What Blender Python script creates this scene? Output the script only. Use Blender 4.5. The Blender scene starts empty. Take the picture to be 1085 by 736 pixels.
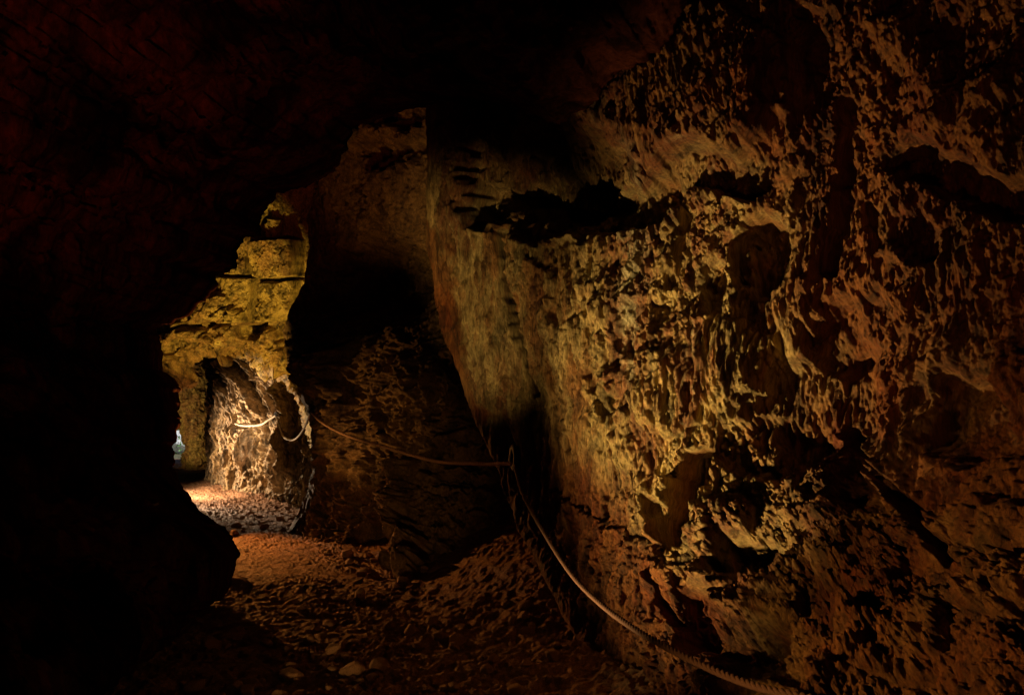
import bpy, math, random
import numpy as np
from mathutils import Vector, Matrix

rng = np.random.RandomState(7)
random.seed(7)
scene = bpy.context.scene
col = scene.collection
F = 844.0; CX = 542.5; HZ = 430.0; EYE = 1.6      # the lens, in photograph pixels; metres for the eye height

# ------------------------------------------------------------------ helpers
def P(px, py, d):
    """photograph pixel + distance along the view -> world point"""
    return ((px - CX) / F * d, d, EYE - (py - HZ) / F * d)

def PA(px, py, d):
    return np.stack([(px - CX) / F * d, d + 0 * px, EYE - (py - HZ) / F * d], -1)

def fade(t): return t * t * t * (t * (t * 6 - 15) + 10)
PERM = np.random.RandomState(3).permutation(256).astype(np.int32)
PERM = np.concatenate([PERM, PERM, PERM])
_g = np.random.RandomState(5).normal(size=(256, 3)); GR = (_g / np.linalg.norm(_g, axis=1)[:, None]).astype(np.float32)

from concurrent.futures import ThreadPoolExecutor
POOL = ThreadPoolExecutor(4)
def noise(p):
    p = np.asarray(p, np.float32); sh = p.shape[:-1]; p = p.reshape(-1, 3)
    if len(p) < 20000: return noise_run(p).reshape(sh)
    return np.concatenate(list(POOL.map(noise_run, np.array_split(p, max(4, len(p) // 30000))))).reshape(sh)

def noise_run(p):
    i = np.floor(p).astype(np.int32); f = (p - i).astype(np.float32); i &= 255
    u = fade(f); out = None
    def c(dx, dy, dz):
        h = PERM[PERM[PERM[i[:, 0] + dx] + i[:, 1] + dy] + i[:, 2] + dz]
        g = GR[h]
        return g[:, 0] * (f[:, 0] - dx) + g[:, 1] * (f[:, 1] - dy) + g[:, 2] * (f[:, 2] - dz)
    def L(a, b, t): return a + (b - a) * t
    x00 = L(c(0,0,0), c(1,0,0), u[:, 0]); x10 = L(c(0,1,0), c(1,1,0), u[:, 0])
    x01 = L(c(0,0,1), c(1,0,1), u[:, 0]); x11 = L(c(0,1,1), c(1,1,1), u[:, 0])
    r = L(L(x00, x10, u[:, 1]), L(x01, x11, u[:, 1]), u[:, 2])
    return r * 1.6

def fbm(p, octv=4, lac=2.03, gain=.5, ridged=False):
    a = 1.0; s = 0; tot = 0; p = np.asarray(p, np.float32)
    for k in range(octv):
        n = noise(p + 17.3 * k)
        if ridged: n = 1 - 2 * np.abs(n)
        s = s + a * n; tot += a; a *= gain; p = p * lac
    return s / tot

def tps(pts):
    pts = np.array(pts, float); xy = pts[:, :2] / 500; z = np.log(pts[:, 2]); n = len(z)
    def U(r2): return np.where(r2 > 1e-12, r2 * np.log(np.maximum(r2, 1e-12)), 0)
    K = U(((xy[:, None] - xy[None]) ** 2).sum(-1)) + np.eye(n) * 2e-3
    Q = np.c_[np.ones(n), xy]; A = np.zeros((n + 3, n + 3)); A[:n, :n] = K; A[:n, n:] = Q; A[n:, :n] = Q.T
    w = np.linalg.solve(A, np.r_[z, 0, 0, 0])
    def f(px, py):
        X = px / 500; Y = py / 500; s = w[n] + w[n + 1] * X + w[n + 2] * Y
        for k in range(n): s = s + w[k] * U((X - xy[k, 0]) ** 2 + (Y - xy[k, 1]) ** 2)
        return np.exp(s)
    return f

def sstep(a, b, x):
    t = np.clip((x - a) / (b - a), 0, 1); return t * t * (3 - 2 * t)

def segdist(X, Y, pts):
    """distance to a polyline, and the run along it 0..1"""
    best = np.full(X.shape, 1e9, np.float32); run = np.zeros(X.shape, np.float32); n = len(pts) - 1
    for k in range(n):
        ax, ay = pts[k]; bx, by = pts[k + 1]; dx, dy = bx - ax, by - ay
        t = np.clip(((X - ax) * dx + (Y - ay) * dy) / (dx * dx + dy * dy), 0, 1)
        d = np.hypot(X - ax - t * dx, Y - ay - t * dy)
        m = d < best; best = np.where(m, d, best); run = np.where(m, (k + t) / n, run)
    return best, run

def groove(X, Y, pts, w, soft=.5):
    d, _ = segdist(X, Y, pts); return 1 - sstep(w * soft, w, d)

def blob(X, Y, cx, cy, rx, ry, rot=0, hard=.6):
    c, s = math.cos(math.radians(rot)), math.sin(math.radians(rot))
    u = ((X - cx) * c + (Y - cy) * s) / rx; v = (-(X - cx) * s + (Y - cy) * c) / ry
    return 1 - sstep(hard, 1.15, np.hypot(u, v))

def dome(X, Y, cx, cy, rx, ry, rot=0):
    c, s = math.cos(math.radians(rot)), math.sin(math.radians(rot))
    u = ((X - cx) * c + (Y - cy) * s) / rx; v = (-(X - cx) * s + (Y - cy) * c) / ry
    return np.sqrt(np.clip(1 - u * u - v * v, 0, 1))

def grid_normals(G, towards=(0, 0, EYE)):
    du = np.gradient(G, axis=1); dv = np.gradient(G, axis=0)
    n = np.cross(du, dv); n /= np.linalg.norm(n, axis=-1, keepdims=True) + 1e-12
    m = G.shape[0] // 2, G.shape[1] // 2
    if np.mean(((np.array(towards) - G) * n).sum(-1)) < 0: n = -n
    return n

def edge_dirs(G, n, f):
    """near a silhouette edge (f -> 0) relief grows towards the open passage instead of sideways"""
    v = np.array([0, 0, EYE]) - G; v /= np.linalg.norm(v, axis=-1, keepdims=True)
    f = np.broadcast_to(f, G.shape[:2])[..., None]
    return n * f + v * (1 - f)

def obj_from(name, V, faces4, mat, parent=None, smooth=True):
    me = bpy.data.meshes.new(name)
    V = np.ascontiguousarray(V.reshape(-1, 3), np.float32); faces4 = np.ascontiguousarray(faces4, np.int32)
    me.vertices.add(len(V)); me.vertices.foreach_set('co', V.ravel())
    nf = len(faces4); me.loops.add(nf * 4); me.polygons.add(nf)
    me.loops.foreach_set('vertex_index', faces4.ravel())
    me.polygons.foreach_set('loop_start', np.arange(0, nf * 4, 4, dtype=np.int32))
    me.polygons.foreach_set('use_smooth', np.full(nf, smooth))
    me.update(calc_edges=True); me.validate()
    me.materials.append(mat)
    o = bpy.data.objects.new(name, me); col.objects.link(o)
    if parent: o.parent = parent
    return o

def gfaces(nr, nc, wrap=False):
    r = np.arange(nr - 1)[:, None]; c = np.arange(nc if wrap else nc - 1)[None]
    c2 = (c + 1) % nc
    return np.stack([r * nc + c, r * nc + c2, (r + 1) * nc + c2, (r + 1) * nc + c], -1).reshape(-1, 4)

def sheet(name, G, mat, parent=None, smooth=True):
    return obj_from(name, G, gfaces(*G.shape[:2]), mat, parent, smooth)

def tag(o, label=None, cat=None, group=None, kind=None):
    if label: o['label'] = label
    if cat: o['category'] = cat
    if group: o['group'] = group
    if kind: o['kind'] = kind
    return o

def empty(name, loc, label, cat, group=None):
    o = bpy.data.objects.new(name, None); o.location = loc; col.objects.link(o); o.empty_display_size = .1
    return tag(o, label, cat, group)

# ------------------------------------------------------------------ materials
def rock_mat(name, cols, scale=2.0, streak=(1, 1, .45), bump=.6, bdist=.02, rough=.75, fine=38, dark=.35, seed=0, spec=.35):
    m = bpy.data.materials.new(name); m.use_nodes = True; nt = m.node_tree; N = nt.nodes; Lk = nt.links
    b = N['Principled BSDF']; b.inputs['Roughness'].default_value = rough; b.inputs['Specular IOR Level'].default_value = spec
    tc = N.new('ShaderNodeTexCoord'); mp = N.new('ShaderNodeMapping'); mp.inputs['Scale'].default_value = streak
    mp.inputs['Location'].default_value = (seed * 3.1, seed * 1.7, seed)
    Lk.new(tc.outputs['Object'], mp.inputs['Vector'])
    def nz(s, det=6, rg=.6, dist=0.0, src=mp):
        n = N.new('ShaderNodeTexNoise'); n.inputs['Scale'].default_value = s; n.inputs['Detail'].default_value = det
        n.inputs['Roughness'].default_value = rg; n.inputs['Distortion'].default_value = dist
        Lk.new(src.outputs[0], n.inputs['Vector']); return n
    n1 = nz(scale, 8, .68, .15); cr = N.new('ShaderNodeValToRGB'); Lk.new(n1.outputs['Fac'], cr.inputs['Fac'])
    e = cr.color_ramp.elements; k = len(cols)
    e[0].position = .30; e[0].color = (*cols[0], 1); e[1].position = .70; e[1].color = (*cols[-1], 1)
    for i in range(1, k - 1):
        x = e.new(.30 + .40 * i / (k - 1)); x.color = (*cols[i], 1)
    # mineral crust and soot with a shape of its own
    n2 = nz(scale * 4.3, 8, .72, .3); r2 = N.new('ShaderNodeMapRange'); r2.inputs['From Min'].default_value = .36; r2.inputs['From Max'].default_value = .56
    Lk.new(n2.outputs['Fac'], r2.inputs['Value'])
    mx = N.new('ShaderNodeMix'); mx.data_type = 'RGBA'; mx.blend_type = 'MULTIPLY'; mx.inputs[0].default_value = 1
    mm = N.new('ShaderNodeMapRange'); mm.inputs['To Min'].default_value = dark; mm.inputs['To Max'].default_value = 1.0
    Lk.new(r2.outputs[0], mm.inputs['Value']); Lk.new(cr.outputs[0], mx.inputs[6]); Lk.new(mm.outputs[0], mx.inputs[7])
    n3 = nz(fine * 2.2, 4, .7, 0, tc if False else mp); m3 = N.new('ShaderNodeMapRange')
    m3.inputs['From Min'].default_value = .35; m3.inputs['From Max'].default_value = .65
    m3.inputs['To Min'].default_value = .55; m3.inputs['To Max'].default_value = 1.25; Lk.new(n3.outputs['Fac'], m3.inputs['Value'])
    mx2 = N.new('ShaderNodeMix'); mx2.data_type = 'RGBA'; mx2.blend_type = 'MULTIPLY'; mx2.inputs[0].default_value = 1
    Lk.new(mx.outputs[2], mx2.inputs[6]); Lk.new(m3.outputs[0], mx2.inputs[7])
    Lk.new(mx2.outputs[2], b.inputs['Base Color'])
    nb = nz(fine, 8, .72, .1); bp = N.new('ShaderNodeBump'); bp.inputs['Strength'].default_value = bump; bp.inputs['Distance'].default_value = bdist
    Lk.new(nb.outputs['Fac'], bp.inputs['Height']); Lk.new(bp.outputs[0], b.inputs['Normal'])
    return m

def plain_mat(name, c, rough=.6, metal=0, emit=None, es=0, spec=.3, noise_s=40, var=.35):
    m = bpy.data.materials.new(name); m.use_nodes = True; nt = m.node_tree; b = nt.nodes['Principled BSDF']
    b.inputs['Roughness'].default_value = rough; b.inputs['Metallic'].default_value = metal; b.inputs['Specular IOR Level'].default_value = spec
    n = nt.nodes.new('ShaderNodeTexNoise'); n.inputs['Scale'].default_value = noise_s; n.inputs['Detail'].default_value = 5
    tc = nt.nodes.new('ShaderNodeTexCoord'); nt.links.new(tc.outputs['Object'], n.inputs['Vector'])
    r = nt.nodes.new('ShaderNodeValToRGB'); nt.links.new(n.outputs['Fac'], r.inputs['Fac'])
    r.color_ramp.elements[0].color = (*[x * (1 - var) for x in c], 1); r.color_ramp.elements[1].color = (*[min(1, x * (1 + var)) for x in c], 1)
    nt.links.new(r.outputs[0], b.inputs['Base Color'])
    if emit: b.inputs['Emission Color'].default_value = (*emit, 1); b.inputs['Emission Strength'].default_value = es
    return m

M_wall = rock_mat('wall_rock', [(.16,.045,.018), (.38,.18,.055), (.50,.36,.14), (.27,.10,.035), (.56,.46,.26)], 1.7, (1,1,.28), 1.0, .05, dark=.30, fine=22)
def add_rust_shade(m):
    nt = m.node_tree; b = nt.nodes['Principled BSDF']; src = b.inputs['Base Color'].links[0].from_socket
    a = nt.nodes.new('ShaderNodeAttribute'); a.attribute_name = 'rust_shade'
    mx = nt.nodes.new('ShaderNodeMix'); mx.data_type = 'RGBA'; mx.blend_type = 'MULTIPLY'; mx.inputs[7].default_value = (.50, .24, .13, 1)  # rust tint, also darkens wall parts that the lamps light too strongly
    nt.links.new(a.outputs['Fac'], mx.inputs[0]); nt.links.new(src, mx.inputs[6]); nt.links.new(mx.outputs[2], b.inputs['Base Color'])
add_rust_shade(M_wall)
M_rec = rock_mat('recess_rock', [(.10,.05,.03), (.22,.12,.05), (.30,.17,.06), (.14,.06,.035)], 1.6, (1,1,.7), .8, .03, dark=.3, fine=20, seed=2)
M_arch = rock_mat('arch_limestone', [(.42,.25,.05), (.58,.40,.09), (.44,.24,.06), (.66,.50,.14)], 1.5, (1,1,.7), .5, .03, dark=.12, fine=16, seed=4)
M_tun = rock_mat('tunnel_rock', [(.22,.12,.06), (.46,.33,.20), (.32,.20,.08), (.56,.43,.28)], 2.2, (1,1,.3), .6, .03, dark=.10, fine=18, seed=6)
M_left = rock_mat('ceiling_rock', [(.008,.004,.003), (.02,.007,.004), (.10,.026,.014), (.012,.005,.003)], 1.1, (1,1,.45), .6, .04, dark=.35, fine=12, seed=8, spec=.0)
M_floor = rock_mat('floor_grit', [(.22,.10,.05), (.36,.19,.10), (.28,.13,.06), (.44,.28,.17)], 1.2, (1,1,1), .8, .02, dark=.45, fine=45, seed=10)
M_stone = rock_mat('loose_stone', [(.26,.12,.06), (.42,.24,.13), (.34,.16,.09)], 5, (1,1,1), .5, .01, dark=.5, fine=60, seed=12)
M_rope = plain_mat('rope_fibre', (.075, .032, .02), .85, noise_s=120)
M_ropep = plain_mat('pale_rope_fibre', (.55, .45, .33), .85, noise_s=120)
M_ropeo = plain_mat('orange_rope_fibre', (.34, .18, .10), .85, noise_s=120)
M_iron = plain_mat('dark_iron', (.012, .011, .010), .7, 0, noise_s=60)
M_lamp = plain_mat('lamp_housing', (.04, .04, .04), .5, .3, noise_s=30)
M_lens = plain_mat('lamp_lens', (.8, .7, .5), .2, 0, (1, .7, .3), 3)

# ------------------------------------------------------------------ right wall
def make_right_wall():
    nr, nc, nb = 1150, 1150, 60
    edge_y = np.array([-260, 0, 130, 160, 260, 340, 370, 440, 490, 560, 620, 700, 740, 900])
    edge_x = np.array([ 452, 452, 451, 452, 452, 465, 476, 500, 524, 550, 580, 622, 640, 715])
    v = np.linspace(0, 1, nr); py = -260 + v * 1160
    ex = np.interp(py, edge_y, edge_x)
    ex += 5.0 * fbm(np.stack([py / 34, py * 0, py * 0 + 3], -1), 6, gain=.6)
    u = np.linspace(0, 1, nc); w = 1010 * (.55 * u + .45 * u ** 1.6)
    X = ex[:, None] + w[None] * (1460 - ex[:, None]) / 1010; Y = py[:, None] + 0 * X
    D = tps([(452,-260,7.3),(452,0,7.2),(452,150,7.0),(476,370,6.8),(524,490,6.5),(580,620,5.5),(640,740,4.6),(715,900,3.9),
             (600,-200,6.2),(600,150,5.7),(600,350,5.6),(640,480,5.2),(680,560,4.7),(720,660,4.05),(750,750,3.4),
             (750,-200,5.1),(750,100,4.9),(750,390,4.5),(800,560,4.0),(830,690,3.0),(850,800,2.65),
             (900,-200,4.3),(900,100,4.1),(900,390,3.8),(940,560,3.3),(960,700,2.6),(960,820,2.2),
             (1085,-200,3.6),(1085,0,3.4),(1085,300,3.05),(1085,500,2.7),(1085,736,2.05),(1085,900,1.8),
             (1460,-200,2.3),(1460,300,1.9),(1460,736,1.35),(1460,900,1.2)])(X, Y)
    G = PA(X, Y, D)
    # the face that turns back behind the edge
    k = np.linspace(1, 0, nb, endpoint=False)[None, :]
    back = np.stack([G[:, :1, 0] + .9 * k ** 1.2, G[:, :1, 1] + 2.6 * k, G[:, :1, 2] + 0 * k], -1)
    G = np.concatenate([back, G], 1)
    Xf = np.concatenate([np.repeat(X[:, :1] - 1, nb, 1), X], 1).astype(np.float32); Yf = np.concatenate([np.repeat(Y[:, :1], nb, 1), Y], 1).astype(np.float32)
    wgt = np.ones(Xf.shape, np.float32); wgt[:, :nb] = 0; wgt[:, nb:nb + 44] = np.linspace(0, 1, 44)
    nrm = edge_dirs(G, grid_normals(G), np.array([[.5]])); W = G.astype(np.float32)
    # warped feature coordinates: outlines come out ragged
    q = W * np.array([2.6, 2.6, 2.0]); wx = fbm(q, 4); wy = fbm(q + 31, 4)
    q2 = W * 14; wx2 = noise(q2); wy2 = noise(q2 + 9)
    A = Xf + 24 * wx + 4 * wx2; B = Yf + 24 * wy + 5 * wy2
    A1 = Xf + 8 * wx + 3 * wx2; B1 = Yf + 8 * wy + 4 * wy2
    h = np.zeros(Xf.shape, np.float32)
    # --- large masses
    h += .10 * fbm(W * 1.1 + 5, 3)
    h += .20 * sstep(250, 120, B) * sstep(560, 700, A) * .6
    # upper block (ceiling shoulder) bulges out, valley beneath it
    h += .30 * dome(A, B, 740, 100, 150, 95, 20)
    h -= .34 * groove(A, B, [(505,215),(560,232),(620,232),(665,222),(705,195),(735,178),(790,190),(830,150),(852,110),(862,50)], 27)
    h -= .25 * blob(A, B, 590, 205, 70, 34, 5); h -= .72 * blob(A, B, 580, 180, 80, 56, 0, .55)
    h -= .30 * groove(A1, B1, [(500,150),(497,185),(500,225)], 11)
    h -= .55 * groove(A1 * .5 + Xf * .5, Yf, [(526,246),(534,305),(547,360),(562,416)], 7, .3)
    h += .07 * groove(A1, B1, [(472,150),(472,260),(500,340),(515,410)], 26, .6)
    h -= .10 * groove(A1, B1, [(452,260),(466,340),(486,400)], 9, .3)
    h -= .10 * groove(A, B, [(560,265),(600,275),(600,330)], 16)
    h -= .14 * groove(A, B, [(672,330),(664,420)], 13); h -= .12 * groove(A, B, [(638,395),(652,430)], 15)
    # central pale apron
    h += .16 * dome(A, B, 735, 395, 95, 62, -18); h += .10 * dome(A, B, 625, 350, 70, 75, 0)
    # niche (rounded mouth) with a rib in it
    nich = blob(A1, B1, 806, 272, 29, 44, 6, .75)
    h += .05 * blob(A1, B1, 806, 270, 46, 62, 6, .6)
    h -= .42 * nich; h += .30 * groove(A1, B1, [(786,262),(789,292),(794,318)], 6, .3) * nich
    h -= .20 * blob(A, B, 755, 300, 14, 30)
    # vertical fissures
    h -= .28 * groove(A1, B1, [(905,120),(896,190),(893,240),(880,285)], 12, .3)
    h -= .2 * groove(A, B, [(866,20),(860,70),(850,120)], 17)
    h -= .14 * groove(A1, B1, [(728,210),(722,260),(708,300)], 8, .3)
    h -= .12 * groove(A, B, [(925,225),(934,268)], 10); h -= .15 * blob(A, B, 975, 255, 22, 34); h -= .12 * blob(A, B, 945, 300, 18, 22)
    h -= .30 * groove(A, B, [(965,170),(1010,190),(1060,205),(1100,215)], 26)
    h += .14 * groove(A, B, [(955,40),(985,90),(1010,140)], 30, .1); h += .12 * groove(A, B, [(1050,90),(1045,150)], 24, .1)
    # broken black region below/right of the apron
    h -= .36 * blob(A, B, 862, 425, 66, 78, 20); h -= .3 * blob(A, B, 900, 350, 55, 40, -10); h -= .17 * blob(A, B, 810, 480, 60, 32, 5)
    h -= .34 * blob(A, B, 1020, 440, 62, 52, 10); h -= .22 * blob(A, B, 905, 510, 30, 30)
    h += .14 * groove(A, B, [(985,400),(970,450),(945,500),(960,540)], 16, .1); h += .1 * groove(A, B, [(940,330),(905,385)], 12, .1)
    h += .12 * groove(A, B, [(1080,380),(1060,440)], 10, .1); h += .09 * groove(A, B, [(860,300),(850,350),(830,380)], 12, .1)
    # voids left of the lower lumps
    h -= .36 * groove(A1, B1, [(742,492),(728,530),(718,568)], 19, .6)
    h += .20 * groove(A1, B1, [(716,508),(706,545),(700,572)], 8, .2)
    h -= .26 * blob(A1, B1, 695, 540, 15, 16); h -= .40 * blob(A, B, 800, 598, 44, 26, -12); h -= .34 * blob(A, B, 735, 655, 28, 42, 20)
    h -= .38 * blob(A, B, 800, 690, 52, 34, 10); h += .10 * dome(A1, B1, 712, 603, 17, 19)
    h -= .16 * groove(A1, B1, [(690,590),(698,625),(706,655)], 6, .3)
    h -= .22 * groove(A1, B1, [(880,455),(925,490),(970,540),(1028,612)], 9, .3)
    # lower-right lumps
    for cx, cy, rx, ry, rot, a in [(800,650,48,24,-15,.18),(770,555,34,26,-8,.16),(745,585,26,20,0,.1),(880,560,44,28,10,.14),(865,610,34,26,0,.12),
                                   (920,610,44,34,20,.16),(975,590,40,36,0,.13),(1045,560,42,26,-10,.15),(1050,630,60,36,10,.18),(960,680,66,46,-8,.20),
                                   (880,690,40,44,10,.15),(1060,700,50,50,0,.17),(700,610,20,24,0,.08),(770,715,30,20,0,.12),(905,740,50,30,0,.14),(1130,600,50,60,0,.15)]:
        h += 1.35 * a * dome(A, B, cx, cy, rx * 1.15, ry * 1.15, rot)
    # --- rock grain
    low = sstep(500, 600, B - (A - 700) * .06)                     # 1 in the lumpy lower part
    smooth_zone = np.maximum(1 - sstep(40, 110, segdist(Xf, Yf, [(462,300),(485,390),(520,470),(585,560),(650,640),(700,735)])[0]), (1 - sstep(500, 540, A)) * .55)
    wl = noise(W * np.array([1.5, 1.2, .9]) + 3); wl2 = noise(W * np.array([4, 3, 1.6]) + 13)
    slant = np.stack([W[..., 0] * 6 + .9 * wl, W[..., 1] * 4.3 + W[..., 2] * .5 + .9 * wl + .3 * wl2, W[..., 2] * 1.1], -1)
    drape = -fbm(slant, 4, 2.1, .66, True)
    iso = -fbm(W * 3.2 + .6 * np.stack([wx, wy, wx], -1), 6, 2.1, .56, True)
    fl = -fbm(W * np.array([20, 15, 3.6]) + 2 + .5 * wl2[..., None], 3, 2.1, .75, True)
    drape -= drape.mean() - .12; iso -= iso.mean() - .12; fl -= fl.mean()
    rough = 1 - .55 * smooth_zone
    h += rough * ((1 - low) * .21 * drape + low * (.22 * iso + .08 * drape) + .03 * iso)
    h += .085 * fl * (rough * .7 + .3)
    h -= smooth_zone * .12 * fbm(W * np.array([8, 6, 1.7]) + .6 * wl2[..., None], 3, 2.1, .65, True)
    h += .014 * noise(W * np.array([44, 36, 12])) * (.4 + .6 * rough)
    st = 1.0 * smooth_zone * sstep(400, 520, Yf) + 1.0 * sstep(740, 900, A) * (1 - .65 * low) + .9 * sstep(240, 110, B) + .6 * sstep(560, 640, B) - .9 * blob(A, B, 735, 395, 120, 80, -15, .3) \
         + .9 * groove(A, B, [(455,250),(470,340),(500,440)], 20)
    global WALL_RUST_SHADE
    WALL_RUST_SHADE = np.clip(st + .5 * fbm(W * 1.7 + 40, 4), 0, 1).astype(np.float32)  # rust colour mixed with painted shade: low strip, right side, top
    G = G + nrm * (h * wgt)[..., None] * (.55 + .09 * G[..., 1:2])
    return G

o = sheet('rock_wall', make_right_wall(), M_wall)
at = o.data.attributes.new('rust_shade', 'FLOAT', 'POINT'); at.data.foreach_set('value', WALL_RUST_SHADE.ravel())
tag(o, 'rugged ochre and rust rock wall rising along the right, lit from below, with dark pockets', 'rock wall')

# ------------------------------------------------------------------ recess wall and arch face
def make_recess():
    nr, nc = 800, 620
    u = np.linspace(0, 1, nc); v = np.linspace(0, 1, nr)
    py = -150 + v * 900
    le = np.interp(py, [-150,195,215,232,262,300,330,350,385,415,450,500,530,570,620,750], [345,338,330,326,327,322,306,300,304,318,329,331,322,302,282,235])
    le = le + 3.5 * fbm(np.stack([py / 16, py * 0, py * 0 + 9], -1), 3)
    X = le[:, None] + u[None] * (770 - le[:, None]); Y = py[:, None] + 0 * X
    D = tps([(290,-150,10.5),(290,150,10.8),(310,300,10.9),(300,420,11.2),(330,540,10.6),(360,640,8.8),(330,750,7.4),
             (400,-100,9.2),(400,200,9.2),(400,400,9.6),(420,520,9.3),(440,640,7.9),(440,750,6.7),
             (500,-100,8.4),(500,200,8.6),(520,450,8.8),(560,600,7.8),(600,750,6.4),(770,-150,8.6),(770,300,9),(770,750,7)])(X, Y)
    G = PA(X, Y, D); nb = 40; k = np.linspace(1, 0, nb, endpoint=False)[None, :]
    back = np.stack([G[:, :1, 0] + .8 * k ** 1.2, G[:, :1, 1] + 1.6 * k, G[:, :1, 2] + 0 * k], -1)
    G = np.concatenate([back, G], 1); X = np.concatenate([np.repeat(X[:, :1], nb, 1), X], 1); Y = np.concatenate([np.repeat(Y[:, :1], nb, 1), Y], 1)
    n = grid_normals(G); W = G.astype(np.float32)
    n = edge_dirs(G, n, np.concatenate([0 * k[0], sstep(0, .10, u)])[None])
    wx = fbm(W * 1.6, 4); wy = fbm(W * 1.6 + 20, 4); A = X + 22 * wx; B = Y + 22 * wy
    h = .22 * fbm(W * .9, 3)
    h += .25 * blob(A, B, 375, 480, 70, 60, 0, .3) + .3 * blob(A, B, 330, 400, 34, 40, 0, .3)
    h += .35 * groove(A, B, [(375,380),(380,430)], 14, .1) + .35 * groove(A, B, [(440,500),(448,600),(450,640)], 18, .1)
    h -= .7 * blob(A, B, 412, 590, 34, 40); h -= .6 * blob(A, B, 400, 300, 60, 50); h += .4 * blob(A, B, 425, 210, 45, 55, 0, .3)
    h += .3 * groove(A, B, [(375,150),(440,140),(500,130)], 16, .1)
    low = sstep(300, 380, B)
    h += -(1 - low) * .30 * fbm(W * np.array([3, 3, .8]) + wx[..., None], 5, 2.1, .6, ridged=True) + low * .34 * fbm(W * 2.2 + wx[..., None], 6, 2.1, .6, ridged=True)
    h += .035 * fbm(W * 13, 3, ridged=True)
    return G + n * h[..., None]
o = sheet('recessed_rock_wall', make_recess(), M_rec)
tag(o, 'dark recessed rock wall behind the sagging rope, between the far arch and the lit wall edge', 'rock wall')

def make_arch():
    nr, nc, nb = 560, 520, 40
    u = np.linspace(0, 1, nc); X1 = 120 + 235 * u
    lip = np.interp(X1, [120,168,178,190,205,240,262,285,300,318,330,355], [430,396,393,386,374,367,371,378,392,415,440,500])
    lip += 5 * fbm(np.stack([X1 / 14, X1 * 0, X1 * 0], -1), 3)
    v = np.linspace(0, 1, nr)[:, None]
    X = X1[None] + 0 * v; Y = lip[None] * v + 60 * (1 - v)
    D = tps([(120,60,11.8),(350,60,11.6),(120,400,12.8),(165,345,12.7),(230,300,12.4),(330,300,12.0),(300,390,12.4),(350,480,12.0),(250,370,12.6)])(X, Y)
    G = PA(X, Y, D)
    k = np.linspace(0, 1, nb + 1)[1:, None]
    soff = np.stack([G[-1:, :, 0] - .55 * k * 1.1, G[-1:, :, 1] + 1.5 * k, G[-1:, :, 2] + .25 * k], -1)
    G = np.concatenate([G, soff], 0); Xf = np.concatenate([X, np.repeat(X[-1:], nb, 0)], 0); Yf = np.concatenate([Y, np.repeat(Y[-1:], nb, 0)], 0)
    n = grid_normals(G); W = G.astype(np.float32)
    wx = fbm(W * 2.2, 4); wy = fbm(W * 2.2 + 20, 4); A = Xf + 9 * wx; B = Yf + 9 * wy; A1 = Xf + 3 * wx; B1 = Yf + 3 * wy
    h = .10 * fbm(W * 1.0, 3)
    def box(x0, y0, x1, y1, a, s=3):
        return a * sstep(x0 - s, x0 + s, A1) * sstep(x1 + s, x1 - s, A1) * sstep(y0 - s, y0 + s, B1) * sstep(y1 + s, y1 - s, B1)
    h += box(248, 246, 274.5, 290, .30, 1.5) + box(277, 254, 322, 294, .42, 1.5) + box(230, 292, 277, 338, .34, 1.5) + box(281, 297, 318, 338, .28, 1.5)
    h += box(276, 228, 282, 253, .3, 1.5) + box(288, 232, 300, 252, .2, 1.5)
    h -= .25 * groove(A1, B1, [(276,245),(278,275),(281,300),(280,330),(283,352)], 3.0, .3)
    h -= .12 * groove(A1, B1, [(235,291),(277,291),(300,297),(322,296)], 2.4, .3)
    h -= .3 * blob(A, B, 272, 350, 16, 9); h -= .25 * blob(A, B, 312, 350, 16, 22)
    for cx, cy, rx, ry, a in [(240,322,20,14,.35),(215,335,16,12,.3),(262,335,14,14,.3),(190,350,20,10,.35),(180,365,10,16,.3),(215,355,18,9,.3),(245,355,22,12,.35),(285,360,12,18,.35),(300,380,10,16,.3),(180,385,12,10,.4)]:
        h += a * .8 * dome(A, B, cx, cy, rx, ry)
    h -= .22 * groove(A, B, [(175,352),(205,345),(235,342)], 4, .2)
    low = sstep(300, 340, B)
    h += (.07 + .12 * low) * fbm(W * 3.5, 5, 2.1, .6, True) - .07 * fbm(W * np.array([5, 5, 2.5]) + 3, 4, 2.1, .6, True) + .035 * fbm(W * 14, 3, ridged=True)
    return G + n * h[..., None]
o = sheet('rock_arch', make_arch(), M_arch)
tag(o, 'blocky yellow limestone arch with cracked square blocks over the far tunnel mouth', 'rock arch')

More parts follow.
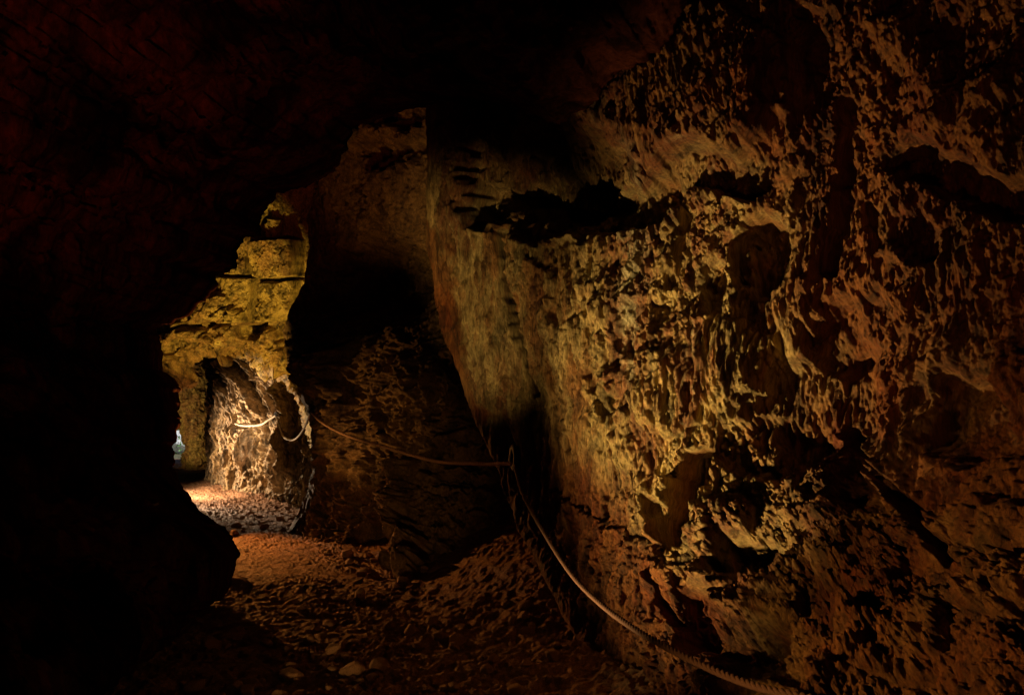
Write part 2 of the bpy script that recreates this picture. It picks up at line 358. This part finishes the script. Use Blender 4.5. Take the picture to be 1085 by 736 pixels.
# ------------------------------------------------------------------ tunnel walls behind the arch
def make_folded():
    nr, nc = 560, 420
    # outer rim (under the arch lip) down to the base
    t = np.linspace(0, 1, nc)
    X0 = 214 + 150 * t; X = X0[None] + 0 * np.linspace(0, 1, nr)[:, None]
    Y = 340 + np.linspace(0, 1, nr)[:, None] * 215 + 0 * X
    D = tps([(214,340,15.6),(225,430,15.9),(225,500,16.0),(214,555,16),(265,380,14.9),(270,450,15.1),(270,555,15.0),(300,350,13.9),(310,450,13.8),(310,550,13.4),(364,340,13.0),(364,450,12.8),(364,555,12.2)])(X, Y)
    # folds: a surface that bows back beyond its left rim
    G = PA(X, Y, D); n = edge_dirs(G, grid_normals(G), np.array([[.45]])); W = G.astype(np.float32)
    wx = fbm(W * 1.4, 4)
    # coordinates that follow the sweep of the vault: arcs round (235, 520)
    S = X + 48 * np.clip((455 - Y) / 80, 0, 2) ** 2
    f = fbm(np.stack([S / 13 + .8 * wx, X * 0 + D * .25, Y / 70], -1), 4, 2.1, .6, True)
    h = .62 * f + .2 * fbm(W * 1.4, 3) + .10 * fbm(W * np.array([6, 6, 3.2]), 4, ridged=True)
    A = X + 8 * wx; B = Y + 6 * wx
    h -= .5 * groove(A, B, [(300,455),(302,490),(308,520)], 7); h -= .5 * groove(A, B, [(285,405),(290,440),(288,480)], 8)
    h += .45 * groove(A, B, [(316,415),(320,450),(316,495)], 12, .1); h += .3 * groove(A, B, [(262,460),(270,485)], 12, .1)
    h -= .5 * groove(A, B, [(250,385),(275,410),(285,430)], 9)
    h -= .6 * (1 - sstep(214, 242, X))
    return G + n * h[..., None]
o = sheet('folded_rock_wall', make_folded(), M_tun)
tag(o, 'pale folded flowstone wall inside the far tunnel carrying the looped rope', 'rock wall')

def make_pillar():
    nr, nc = 420, 260
    th = np.linspace(-2.2, 2.2, nc)[None]; v = np.linspace(0, 1, nr)[:, None]
    z = -.2 + 4.2 * v; m = 19.6 / F; y0 = 19.9
    lf = np.interp(z, [0, .85, 1.25, 2.6, 4], [195, 195, 181, 172, 160]); rt = np.interp(z, [0, .8, 1.6, 2.2, 2.7, 3.2, 4], [225, 221, 223, 219, 211, 205, 200])
    cx = ((lf + rt) / 2 - CX) * m; bow = (rt - lf) / 2 * m
    x = cx + bow * np.sin(th); y = y0 - .5 * np.cos(th) + 0 * z; zz = z + 0 * th
    G = np.stack([x, y, zz], -1); n = np.stack([np.sin(th) + 0 * z, -np.cos(th) + 0 * z, 0 * zz], -1); W = G.astype(np.float32)
    h = .10 * fbm(W * 1.5, 4) + .13 * fbm(W * 3.3, 5, ridged=True) + .03 * fbm(W * 12, 3, ridged=True)
    return (G + n * h[..., None])[::-1]
M_pil = rock_mat('pillar_rock', [(.16,.07,.025), (.40,.26,.07), (.26,.12,.04), (.50,.36,.14)], 2.2, (1,1,.7), .5, .03, dark=.25, fine=16, seed=18)
o = sheet('rock_pillar', make_pillar(), M_pil)
tag(o, 'narrow yellow rock pillar beside the daylight gap at the end of the tunnel', 'rock pillar')

# ------------------------------------------------------------------ near left rock mass and ceiling (the dark frame of the view)
def make_left():
    E = np.array([(50,900,3.0),(100,740,3.7),(165,690,4.6),(205,650,5.6),(238,622,6.6),(255,588,6.9),(238,560,7.2),(210,535,7.6),(193,514,8.2),(182,497,8.8),(180,470,9.6),(193,440,10.4),(192,408,11.0),(178,394,11.2),(170,392,11.2),(170,375,11.1),(164,346,11.0),
                  (180,340,11.0),(207,326,11),(228,306,11),(232,292,10.9),(250,286,10.8),(249,262,10.6),(258,247,10.4),(276,250,10.2),(274,228,10),(290,203,9.6),(325,196,9.2),(350,180,8.8),(372,150,8.3),(378,128,8),
                  (430,118,7.6),(470,108,7.2),(510,108,6.7),(545,112,6.2),(590,132,5.6),(604,118,5.4),(632,104,5.0),(650,80,4.8),(690,60,4.5),(706,45,4.3),(716,20,4.1),(730,0,4.0),(760,-60,3.8),(860,-200,3.4),(1000,-420,3.0)], float)
    s = np.r_[0, np.cumsum(np.hypot(np.diff(E[:, 0]), np.diff(E[:, 1])))]; s /= s[-1]
    nt_, nr_, nb = 1000, 330, 40
    t = np.linspace(0, 1, nt_)
    ex = np.interp(t, s, E[:, 0]); ey = np.interp(t, s, E[:, 1]); ed = np.interp(t, s, E[:, 2])
    jig = np.stack([t * 90, t * 0, t * 0], -1)
    ex += 8.0 * noise(jig * .35 + 3); ey += 8.0 * noise(jig * .35 + 11)
    ex += 6.0 * fbm(jig, 5, gain=.65, ridged=True) - 2; ey += 6.0 * fbm(jig + 7, 5, gain=.65, ridged=True) - 2
    O = np.array([(-500,1100,1.5),(-900,700,1.6),(-1000,200,1.9),(-700,-500,2.6),(0,-900,2.9),(700,-1000,2.8),(1300,-900,2.4)], float)
    so = np.linspace(0, 1, len(O)); ox = np.interp(t, so, O[:, 0]); oy = np.interp(t, so, O[:, 1]); od = np.interp(t, so, O[:, 2])
    r = np.linspace(0, 1, nr_)[:, None] ** 1.35
    X = ex[None] * (1 - r) + ox[None] * r; Y = ey[None] * (1 - r) + oy[None] * r
    ld = np.log(ed[None]) * (1 - r ** .55) + np.log(od[None]) * r ** .55
    G = PA(X, Y, np.exp(ld))
    k = np.linspace(1, 0, nb, endpoint=False)[:, None]
    out = np.stack([ox - ex, 0 * ex, -(oy - ey)], -1); out /= np.linalg.norm(out, axis=-1, keepdims=True) + 1e-9
    out = out * 1.35 + np.array([-.55, 0, .1]) * (ed[:, None] > 6.2)
    back = G[0][None] + k[..., None] * (out[None] * .9 + np.array([0, 1.4, 0]))
    G = np.concatenate([back, G], 0)
    n = grid_normals(G); W = G.astype(np.float32)
    f = np.concatenate([k * 0, np.clip(r * 40, 0, 1)], 0)
    n = edge_dirs(G, n, np.concatenate([k * 0, sstep(0, .12, r)], 0))
    h = (.35 * fbm(W * .7, 4) + .20 * fbm(W * 1.8 + 4, 5, 2.1, .55, True)) * (.1 + .9 * f) + .04 * fbm(W * 7, 4, ridged=True)
    return G + n * h[..., None]
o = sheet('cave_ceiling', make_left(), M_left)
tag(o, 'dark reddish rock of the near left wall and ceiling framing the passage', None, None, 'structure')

# ------------------------------------------------------------------ outer shell of the cave
def make_shell():
    C = np.array([(.6,-6,1.5),(.6,-5.0,1.8),(.3,-2,2.2),(.2,2,2.4),(-.6,6,2.6),(-2.4,10,2.4),(-4.8,14,1.9),(-6.9,17.5,1.4),(-8.6,20.8,1.1),(-9.5,23.0,1.0)], float)
    R = np.array([.05, 3.4, 4.6, 5.2, 5.6, 5.2, 4.2, 2.9, 1.9, 1.25])
    nt_, na = 260, 220
    t = np.linspace(0, 9, nt_); k = np.arange(10)
    c = np.stack([np.interp(t, k, C[:, i]) for i in range(3)], -1); rr = np.interp(t, k, R)
    a = np.linspace(0, 2 * np.pi, na)
    tg = np.gradient(c, axis=0); tg[:, 2] = 0; tg /= np.linalg.norm(tg, axis=-1, keepdims=True)
    sd = np.stack([tg[:, 1], -tg[:, 0], 0 * tg[:, 0]], -1)
    G = c[:, None] + sd[:, None] * (np.cos(a)[None, :, None] * rr[:, None, None]) + np.array([0, 0, 1.]) * (np.sin(a)[None, :, None] * rr[:, None, None])
    n = G - c[:, None]; n /= np.linalg.norm(n, axis=-1, keepdims=True) + 1e-9
    h = .25 * fbm(G * .8, 4) + .15 * fbm(G * 2.2, 4, ridged=True)
    h[:, -1] = h[:, 0]
    G = G + n * (h * np.clip(rr / 3, .1, 1)[:, None])[..., None]
    return G
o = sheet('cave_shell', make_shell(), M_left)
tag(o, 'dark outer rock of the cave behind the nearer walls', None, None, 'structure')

# ------------------------------------------------------------------ floor
def floor_z(x, y):
    # side coordinate measured from the middle of the path
    pc = np.interp(y, [-4, 0, 4, 6.5, 9, 12, 16, 20, 26], [-.9, -.9, -1.3, -1.7, -2.5, -3.7, -5.6, -7.6, -10.6])
    s = x - pc
    z = .10 * np.clip(s - .9, 0, 3) ** 1.3 + .35 * sstep(.9, 2.2, s) * sstep(4.5, 7.5, y) + .25 * sstep(-.9, -2.5, s)
    return z - .06 * sstep(19, 12, y) * sstep(3, 7, y)

def make_floor():
    nr, nc = 1000, 760
    y = np.concatenate([np.linspace(-5, 3.4, 60, endpoint=False), 3.4 * (24.2 / 3.4) ** np.linspace(0, 1, nr - 60)])[:, None]
    lo = np.interp(y, [-5, 3.4, 8, 12, 16, 20, 24.2], [-4, -4, -5.5, -7.5, -9, -10.5, -12]); hi = np.interp(y, [-5, 3.4, 8, 12, 16, 20, 24.2], [3.5, 2.6, 1.6, -1.5, -3, -5.5, -8])
    x = lo + (hi - lo) * np.linspace(0, 1, nc)[None]; y = y + 0 * x
    W = np.stack([x, y, 0 * x], -1).astype(np.float32)
    z = floor_z(x, y)
    z = z + .05 * fbm(W * 1.1, 4) + .045 * fbm(W * 4.5 + 3, 5, 2.1, .6, True) * (1.0 - .55 * sstep(11.2, 9.6, y) * sstep(7.0, 7.8, y)) + (.010 + .030 * sstep(-.1, .35, fbm(W * .9 + 50, 3))) * fbm(W * 15, 4, ridged=True) + .05 * fbm(W * 7 + 8, 4, ridged=True) * sstep(11, 12, y)
    z = z * sstep(24.2, 22.5, y)
    return np.stack([x, y, z], -1)
FLO = make_floor()
o = sheet('cave_floor', FLO, M_floor); tag(o, 'uneven gritty rubble floor of the passage', None, None, 'structure')

gv = np.array([(-300,24.0,-.01),(300,24.0,-.01),(300,600,-.01),(-300,600,-.01)], np.float32)
M_ground = rock_mat('outside_ground', [(.10,.10,.04), (.20,.17,.09), (.14,.15,.06)], .8, (1,1,1), .3, .02, seed=14)
o = obj_from('ground', gv, np.array([[0,1,2,3]]), M_ground); tag(o, 'open ground outside the cave mouth', None, None, 'structure')

# ------------------------------------------------------------------ loose stones
def stone_mesh(seed, sub=3):
    import bmesh
    bm = bmesh.new(); bmesh.ops.create_icosphere(bm, subdivisions=sub, radius=1)
    r = np.random.RandomState(seed)
    co = np.array([v.co[:] for v in bm.verts], np.float32)
    # chop with planes for angular faces
    for _ in range(9):
        nrm = r.normal(size=3); nrm /= np.linalg.norm(nrm); lim = r.uniform(.55, .85)
        dd = co @ nrm; m = dd > lim; co[m] -= (dd[m] - lim)[:, None] * nrm
    co *= np.array([1, r.uniform(.6, .9), r.uniform(.45, .7)])
    co += co * (.12 * fbm(co * 1.7 + seed, 4))[:, None] + co * (.04 * fbm(co * 6 + seed, 3))[:, None]
    for v, c in zip(bm.verts, co): v.co = c
    me = bpy.data.meshes.new('stone'); bm.to_mesh(me); bm.free()
    me.polygons.foreach_set('use_smooth', np.full(len(me.polygons), sub > 3)); me.materials.append(M_stone); return me
SM = [stone_mesh(s) for s in range(9)]
BM = [stone_mesh(50 + s, 5) for s in range(4)]
def fz(x, y):
    j = np.argmin((FLO[:, 0, 1] - y) ** 2); i = np.argmin((FLO[j, :, 0] - x) ** 2); return float(FLO[j, i, 2])

def put_stone(name, me, x, y, s, label, cat, group=None, z=None, rot=None):
    o = bpy.data.objects.new(name, me); col.objects.link(o)
    zz = fz(x, y) + s * .25 if z is None else z
    o.location = (x, y, zz); o.scale = (s, s, s)
    o.rotation_euler = rot or (random.uniform(-.4, .4), random.uniform(-.4, .4), random.uniform(0, 6.28))
    return tag(o, label, cat, group)
def pxfloor(px, py):
    d = F * EYE / (py - HZ)
    for _ in range(6):
        x = (px - CX) / F * d; z = fz(x, d); d = F * (EYE - z) / (py - HZ)
    return (px - CX) / F * d, d

k = 0
for _ in range(150):
    px = random.uniform(185, 600); py = random.uniform(628, 742)
    if px < 250 and py < 660: continue
    x, y = pxfloor(px, py); s = random.choice([.02, .025, .03, .04, .05, .065]) * random.uniform(.8, 1.3)
    put_stone('loose_stone', SM[k % 9], x, y, s, 'fist sized angular brown stone among the rubble of the near floor', 'stone', 'loose stones on the near floor'); k += 1
for _ in range(60):
    px = random.uniform(245, 335); py = random.uniform(505, 570)
    x, y = pxfloor(px, py); s = random.uniform(.03, .08)
    put_stone('loose_stone', SM[k % 9], x, y, s, 'small pale stone on the lit path below the looped rope', 'stone', 'pale stones on the far path'); k += 1
for _ in range(36):
    px = random.uniform(330, 470); py = random.uniform(575, 640)
    x, y = pxfloor(px, py); s = random.choice([.04, .05, .07, .10]) * random.uniform(.8, 1.2)
    put_stone('loose_stone', SM[k % 9], x, y, s, 'reddish stone on the slope beside the glowing bend of the path', 'stone', 'reddish stones on the slope'); k += 1

# ------------------------------------------------------------------ ropes
def catmull(pts, n):
    pts = np.array(pts, float); p = np.vstack([2 * pts[0] - pts[1], pts, 2 * pts[-1] - pts[-2]]); out = []
    seg = len(pts) - 1
    for t in np.linspace(0, seg - 1e-6, n):
        i = int(t); f = t - i; a, b, c, d = p[i:i + 4]
        out.append(.5 * (2 * b + (c - a) * f + (2 * a - 5 * b + 4 * c - d) * f * f + (3 * b - 3 * c + d - a) * f ** 3))
    return np.array(out)

def rope(name, pts, rad, mat, label, twist=None, group='hand rope spans along the passage'):
    raw = catmull([P(*p) for p in pts], 60); L = np.linalg.norm(np.diff(raw, axis=0), axis=1); s = np.r_[0, np.cumsum(L)]; tot = s[-1]
    pitch = rad * 7.0
    n = int(max(24, min(2600, tot / pitch * 10)))
    q = np.linspace(0, tot, n); c = np.stack([np.interp(q, s, raw[:, i]) for i in range(3)], -1)
    kk = np.ones(9) / 9; cp = np.pad(c, ((4, 4), (0, 0)), 'edge'); cs = np.stack([np.convolve(cp[:, i], kk, 'valid') for i in range(3)], -1); cs[0] = c[0]; cs[-1] = c[-1]; c = cs
    T = np.gradient(c, axis=0); T /= np.linalg.norm(T, axis=1)[:, None]
    up = np.array([0, 0, 1.]); A = np.cross(T, up); A /= np.linalg.norm(A, axis=1)[:, None]; B = np.cross(T, A)
    V = []; Fc = []; m = 7; off = 0
    for st in range(3):
        ph = q / pitch * 2 * np.pi + st * 2.094
        cc = c + (A * np.cos(ph)[:, None] + B * np.sin(ph)[:, None]) * rad * .50
        a = np.linspace(0, 2 * np.pi, m, endpoint=False)
        ring = cc[:, None] + (A[:, None] * np.cos(a)[None, :, None] + B[:, None] * np.sin(a)[None, :, None]) * rad * .55
        V.append(ring.reshape(-1, 3)); Fc.append(gfaces(n, m, True) + off); off += n * m
    o = obj_from(name, np.concatenate(V), np.concatenate(Fc), mat)
    return tag(o, label, 'rope', group)

H1 = (545, 488, 6.25)
rope('hand_rope', [H1, (553,521,5.75), (580,570,5.0), (607,610,4.35), (637,640,3.8), (671,665,3.33), (704,684,3.0), (737,701,2.75), (781,720,2.48), (825,733,2.25), (900,746,1.98), (1010,752,1.68)], .0135, M_rope,
     'thick twisted brown rope sagging from the iron hook down to the bottom edge')
rope('hand_rope', [(542,491,6.25), (505,491,6.8), (460,488,7.5), (411,474,8.3), (370,462,8.9), (343,448.5,9.5), (330,437,9.9)], .017, M_ropeo,
     'orange lit rope stretched across the dark recess from the iron hook to the tunnel')
rope('hand_rope', [(329,437,9.95), (324,450,10.9), (317,461,11.8), (310.5,466,12.4), (304,465,12.6), (299.5,461,12.8), (295,450,12.9), (292,440,13.0)], .014, M_ropep,
     'short deep loop of pale rope in front of the bright column of rock')
rope('hand_rope', [(292,440,13.0), (284,445,13.4), (275,450,13.8), (259,451,14.4), (250,449,14.8), (245,446,15.1), (240,438,15.3)], .016, M_ropep,
     'pale rope loop hanging across the folded tunnel wall')
rope('hand_rope', [(240,438,15.4), (239,447,15.7), (237,452.6,15.9), (231.6,456.7,16.3), (227,452,16.7), (225,446,16.9)], .016, M_ropep,
     'smallest farthest rope loop at the edge of the tunnel gap')
rope('hand_rope', [(139,524,5.9), (141,527,5.9), (149,533,5.9), (161.6,535,5.9), (168,533,5.9)], .009, M_ropep,
     'thin rope end on the dark left side of the passage')

def tube(pts, rad, m=10, n=30):
    c = catmull(pts, n) if len(pts) > 2 else np.linspace(pts[0], pts[1], n)
    T = np.gradient(c, axis=0); T /= np.linalg.norm(T, axis=1)[:, None]
    ref = np.array([.3, .1, .95]); A = np.cross(T, ref); A /= np.linalg.norm(A, axis=1)[:, None]; B = np.cross(T, A)
    a = np.linspace(0, 2 * np.pi, m, endpoint=False); rr = np.full(n, rad); rr[0] = rr[-1] = rad * .15
    V = c[:, None] + (A[:, None] * np.cos(a)[None, :, None] + B[:, None] * np.sin(a)[None, :, None]) * rr[:, None, None]
    return V.reshape(-1, 3), gfaces(n, m, True)

def anchor(px, py, d, s, direction, label):
    """iron ring on a bolt driven into the rock; origin at the ring"""
    c = Vector(P(px, py, d)); dv = Vector(direction).normalized()
    t = empty('rope_anchor', c, label, 'rope anchor', 'iron rope anchors')
    V, f = tube([(0, 0, 0), tuple(dv * .28 * s)], .018 * s, 10, 8); obj_from('bolt', V, f, M_iron, t)
    V, f = tube([tuple(dv * .10 * s), tuple(dv * .13 * s)], .055 * s, 14, 6); obj_from('wall_plate', V, f, M_iron, t)
    a = np.linspace(0, 2 * np.pi, 28); side = dv.cross(Vector((0, 0, 1))).normalized(); up = Vector((0, 0, 1))
    V, f = tube([tuple((side * math.cos(x) * .045 + up * (math.sin(x) * .055) - dv * 0) * s) for x in a], .013 * s, 8, 60); obj_from('ring', V, f, M_iron, t)
    V, f = tube([tuple((side * x + up * z) * s) for x, z in [(-.05,-.03),(-.02,.05),(.03,.06),(.055,0),(.03,-.05)]], .022 * s, 8, 30); obj_from('rope_knot', V, f, M_iron, t)
    return t
anchor(545, 486, 6.25, 1.4, (.9, .25, .05), 'dark iron ring anchor on the lit wall edge where two ropes meet')
anchor(329.5, 436, 9.9, .6, (.6, .8, 0), 'rope anchor above the bright column of rock at the tunnel mouth')
anchor(292, 439, 13.0, .6, (.6, .8, 0), 'rope anchor between the two pale rope loops')
anchor(240, 438, 15.35, .6, (.6, .8, 0), 'rope anchor beside the dark gap at the tunnel end')

# ------------------------------------------------------------------ lamps of the cave lighting, and unseen fill lamps added for effect
def cave_or_fill_lamp(loc, target, watts, colr, label, angle=60, blend=.5, size=.03, name='cave_or_fill_light'):
    loc = Vector(loc); dv = (Vector(target) - loc).normalized(); q = dv.to_track_quat('-Z', 'Y')
    t = empty(name, (loc.x, loc.y, loc.z), label, 'floodlight', 'cave floodlights')
    import bmesh
    def conv(name, prims, mat):
        bm = bmesh.new()
        for (r1, r2, z0, z1) in prims:
            bmesh.ops.create_cone(bm, cap_ends=True, segments=28, radius1=r1, radius2=r2, depth=abs(z1 - z0), matrix=Matrix.Translation((0, 0, (z0 + z1) / 2)))
        me = bpy.data.meshes.new(name); bm.to_mesh(me); bm.free(); me.materials.append(mat)
        o = bpy.data.objects.new(name, me); col.objects.link(o); o.parent = t; o.rotation_euler = q.to_euler(); return o
    conv('housing', [(.075, .05, .03, .13), (.045, .02, .132, .16)], M_lamp)
    conv('lens', [(.06, .06, .020, .026)], M_lens)
    V, f = tube([(0, 0, -.02), (0, 0, -.16)], .012, 8, 6); o = obj_from('bracket', V + np.array([0.09, 0, 0]), f, M_iron, t)
    ld = bpy.data.lights.new('bulb', 'SPOT'); ld.energy = watts; ld.color = colr; ld.spot_size = math.radians(angle); ld.spot_blend = blend; ld.shadow_soft_size = size
    lo = bpy.data.objects.new('bulb', ld); col.objects.link(lo); lo.parent = t; lo.location = dv * .02; lo.rotation_euler = q.to_euler()
    return t

cave_or_fill_lamp((-1.5, 3.15, .15), P(760, 400, 4.5), 1600, (1, .69, .26), 'floodlight on the left floor aimed across the passage at the right wall', 61, 1)
cave_or_fill_lamp((-1.2, 2.6, .50), P(496, 318, 6.65), 600, (1, .68, .25), 'added narrow fill light, unseen on the left floor, aimed at the pale edge strip of the right wall', 27, .8)  # fill lamp added for the edge strip outside the main cone
cave_or_fill_lamp((-.95, 2.45, .12), P(405, 500, 9), 130, (1, .55, .16), 'added weak fill light aimed low into the dark recess', 26, 1)  # fill light added to lift the dark recess
cave_or_fill_lamp((-1.45, 1.55, 1.40), P(950, 640, 2.4), 380, (1, .55, .15), 'added fill lamp left of the viewer aimed at the lumpy foot of the right wall', 42, 1)  # unseen lamp added to brighten the lower right lumps
cave_or_fill_lamp((-3.55, 8.5, .55), P(372, 455, 9.3), 150, (1, .50, .13), 'added orange fill light behind the left rock raking the recessed wall', 46, .9)  # added to give the recessed wall its orange patches
cave_or_fill_lamp((-.9, -.6, .5), P(1010, 150, 3.3), 80, (1, .34, .08), 'added dim amber fill light behind the viewer washing the wall', 40, 1)  # unseen fill added to redden and lift the right wall
cave_or_fill_lamp((-.75, 2.6, .12), P(424, 196, 9.2), 400, (1, .50, .12), 'added narrow fill light aimed up the recess', 19, .9)  # fill added for the orange patch high in the recess
cave_or_fill_lamp((-3.4, 8.7, .40), P(250, 320, 12.4), 950, (1, .66, .17), 'floodlight behind the left rock aimed up at the yellow arch', 40, .4)
cave_or_fill_lamp((-6.1, 13.4, .9), P(270, 508, 14.0), 950, (1, .72, .45), 'floodlight hidden on the left aimed across the tunnel', 150, .5)
cave_or_fill_lamp((-5.3, 12.3, .6), P(285, 450, 14.4), 520, (1, .74, .48), 'added low fill light aimed at the folded tunnel wall', 50, .8)  # second tunnel light, added where the first leaves the folds dark
cave_or_fill_lamp((-7.75, 17.6, .9), P(212, 440, 19.4), 110, (1, .72, .30), 'added small fill light at the foot of the far pillar', 90, .6)  # extra light added so that the pillar shows
cave_or_fill_lamp((-4.75, 10.8, 1.0), P(310, 605, 8.2), 800, (1, .34, .06), 'orange floodlight on the left aimed at the bend of the path', 56, .9)
cave_or_fill_lamp((-.3, 1.2, .1), P(150, 520, 6.2), 16, (1, .55, .2), 'added weak fill light aimed at the left rock', 17, 1)  # unseen light added for the thin rope end
cave_or_fill_lamp((-.9, .4, .5), P(110, 120, 5), 330, (1, .19, .08), 'added dim red fill light aimed at the ceiling on the left', 44, 1)  # unseen red fill added for the faint glow on the ceiling


# ------------------------------------------------------------------ outside: a leafy shrub in daylight
def shrub():
    t = empty('shrub', (-9.45, 25.0, 0), 'pale green leafy shrub in daylight outside the tunnel end', 'shrub')
    r = np.random.RandomState(4); n = 1500; V = []
    c = r.normal(size=(n, 3)) * np.array([.7, .5, .6]) + np.array([0, 0, .95])
    for p in c:
        a = r.normal(size=3); a /= np.linalg.norm(a); b_ = np.cross(a, r.normal(size=3)); b_ /= np.linalg.norm(b_)
        s = r.uniform(.03, .07); V += [p - a * s, p + b_ * s * .5, p + a * s, p - b_ * s * .5]
    V = np.array(V); obj_from('foliage', V, np.arange(len(V)).reshape(-1, 4), plain_mat('leaf', (.10, .22, .05), .5, noise_s=3), t, False)
    V, f = tube([(0, 0, 0), (.05, 0, .5), (0, .05, 1.0)], .04, 8, 12); obj_from('stem', V, f, plain_mat('bark', (.12, .08, .05), .9), t)
shrub()
me = stone_mesh(77, 5); me.materials.clear(); me.materials.append(rock_mat('pale_outside_rock', [(.7,.72,.72), (.85,.86,.86), (.8,.8,.8)], 1.5, (1,1,1), .4, .03, dark=.6, fine=12, seed=16))
o = bpy.data.objects.new('daylight_boulder', me); col.objects.link(o); o.location = (-11.4, 26.9, .7); o.scale = (1.3, 1, 1.6); o.rotation_euler = (.2, .3, .5)  # boulder added outside as a bright surface for the daylight in the gap
tag(o, 'pale boulder added as the bright daylight seen through the daylight gap at the tunnel end', 'boulder')

# ------------------------------------------------------------------ camera, sky, sun
cam = bpy.data.cameras.new('camera'); co = bpy.data.objects.new('camera', cam); col.objects.link(co); scene.camera = co
co.location = (0, 0, EYE); co.rotation_euler = (math.pi / 2, 0, 0)
cam.sensor_width = 36; cam.lens = F / 1085 * 36; cam.shift_y = (HZ - 368) / 1085; cam.clip_end = 2000; cam.clip_start = .05

w = bpy.data.worlds.new('World'); scene.world = w; w.use_nodes = True; nt = w.node_tree
sky = nt.nodes.new('ShaderNodeTexSky'); sky.sky_type = 'NISHITA'; sky.sun_disc = False
sky.sun_elevation = math.radians(50); sky.sun_rotation = math.radians(200)
nt.links.new(sky.outputs[0], nt.nodes['Background'].inputs['Color']); nt.nodes['Background'].inputs['Strength'].default_value = .15
sl = bpy.data.lights.new('sun', 'SUN'); sl.energy = 5; sl.angle = math.radians(.5); sl.color = (1, .95, .88)
so = bpy.data.objects.new('sun', sl); col.objects.link(so)
az = math.radians(200); el = math.radians(50)
sdir = Vector((math.sin(az) * math.cos(el), math.cos(az) * math.cos(el), math.sin(el)))
so.rotation_euler = (-sdir).to_track_quat('-Z', 'Y').to_euler(); so.location = (0, 30, 20)

scene.view_settings.view_transform = 'Standard'; scene.view_settings.look = 'None'; scene.view_settings.gamma = 1; scene.view_settings.exposure = -.52
scene.cycles.max_bounces = 4; scene.cycles.diffuse_bounces = 1; scene.cycles.glossy_bounces = 0; scene.cycles.use_denoising = True
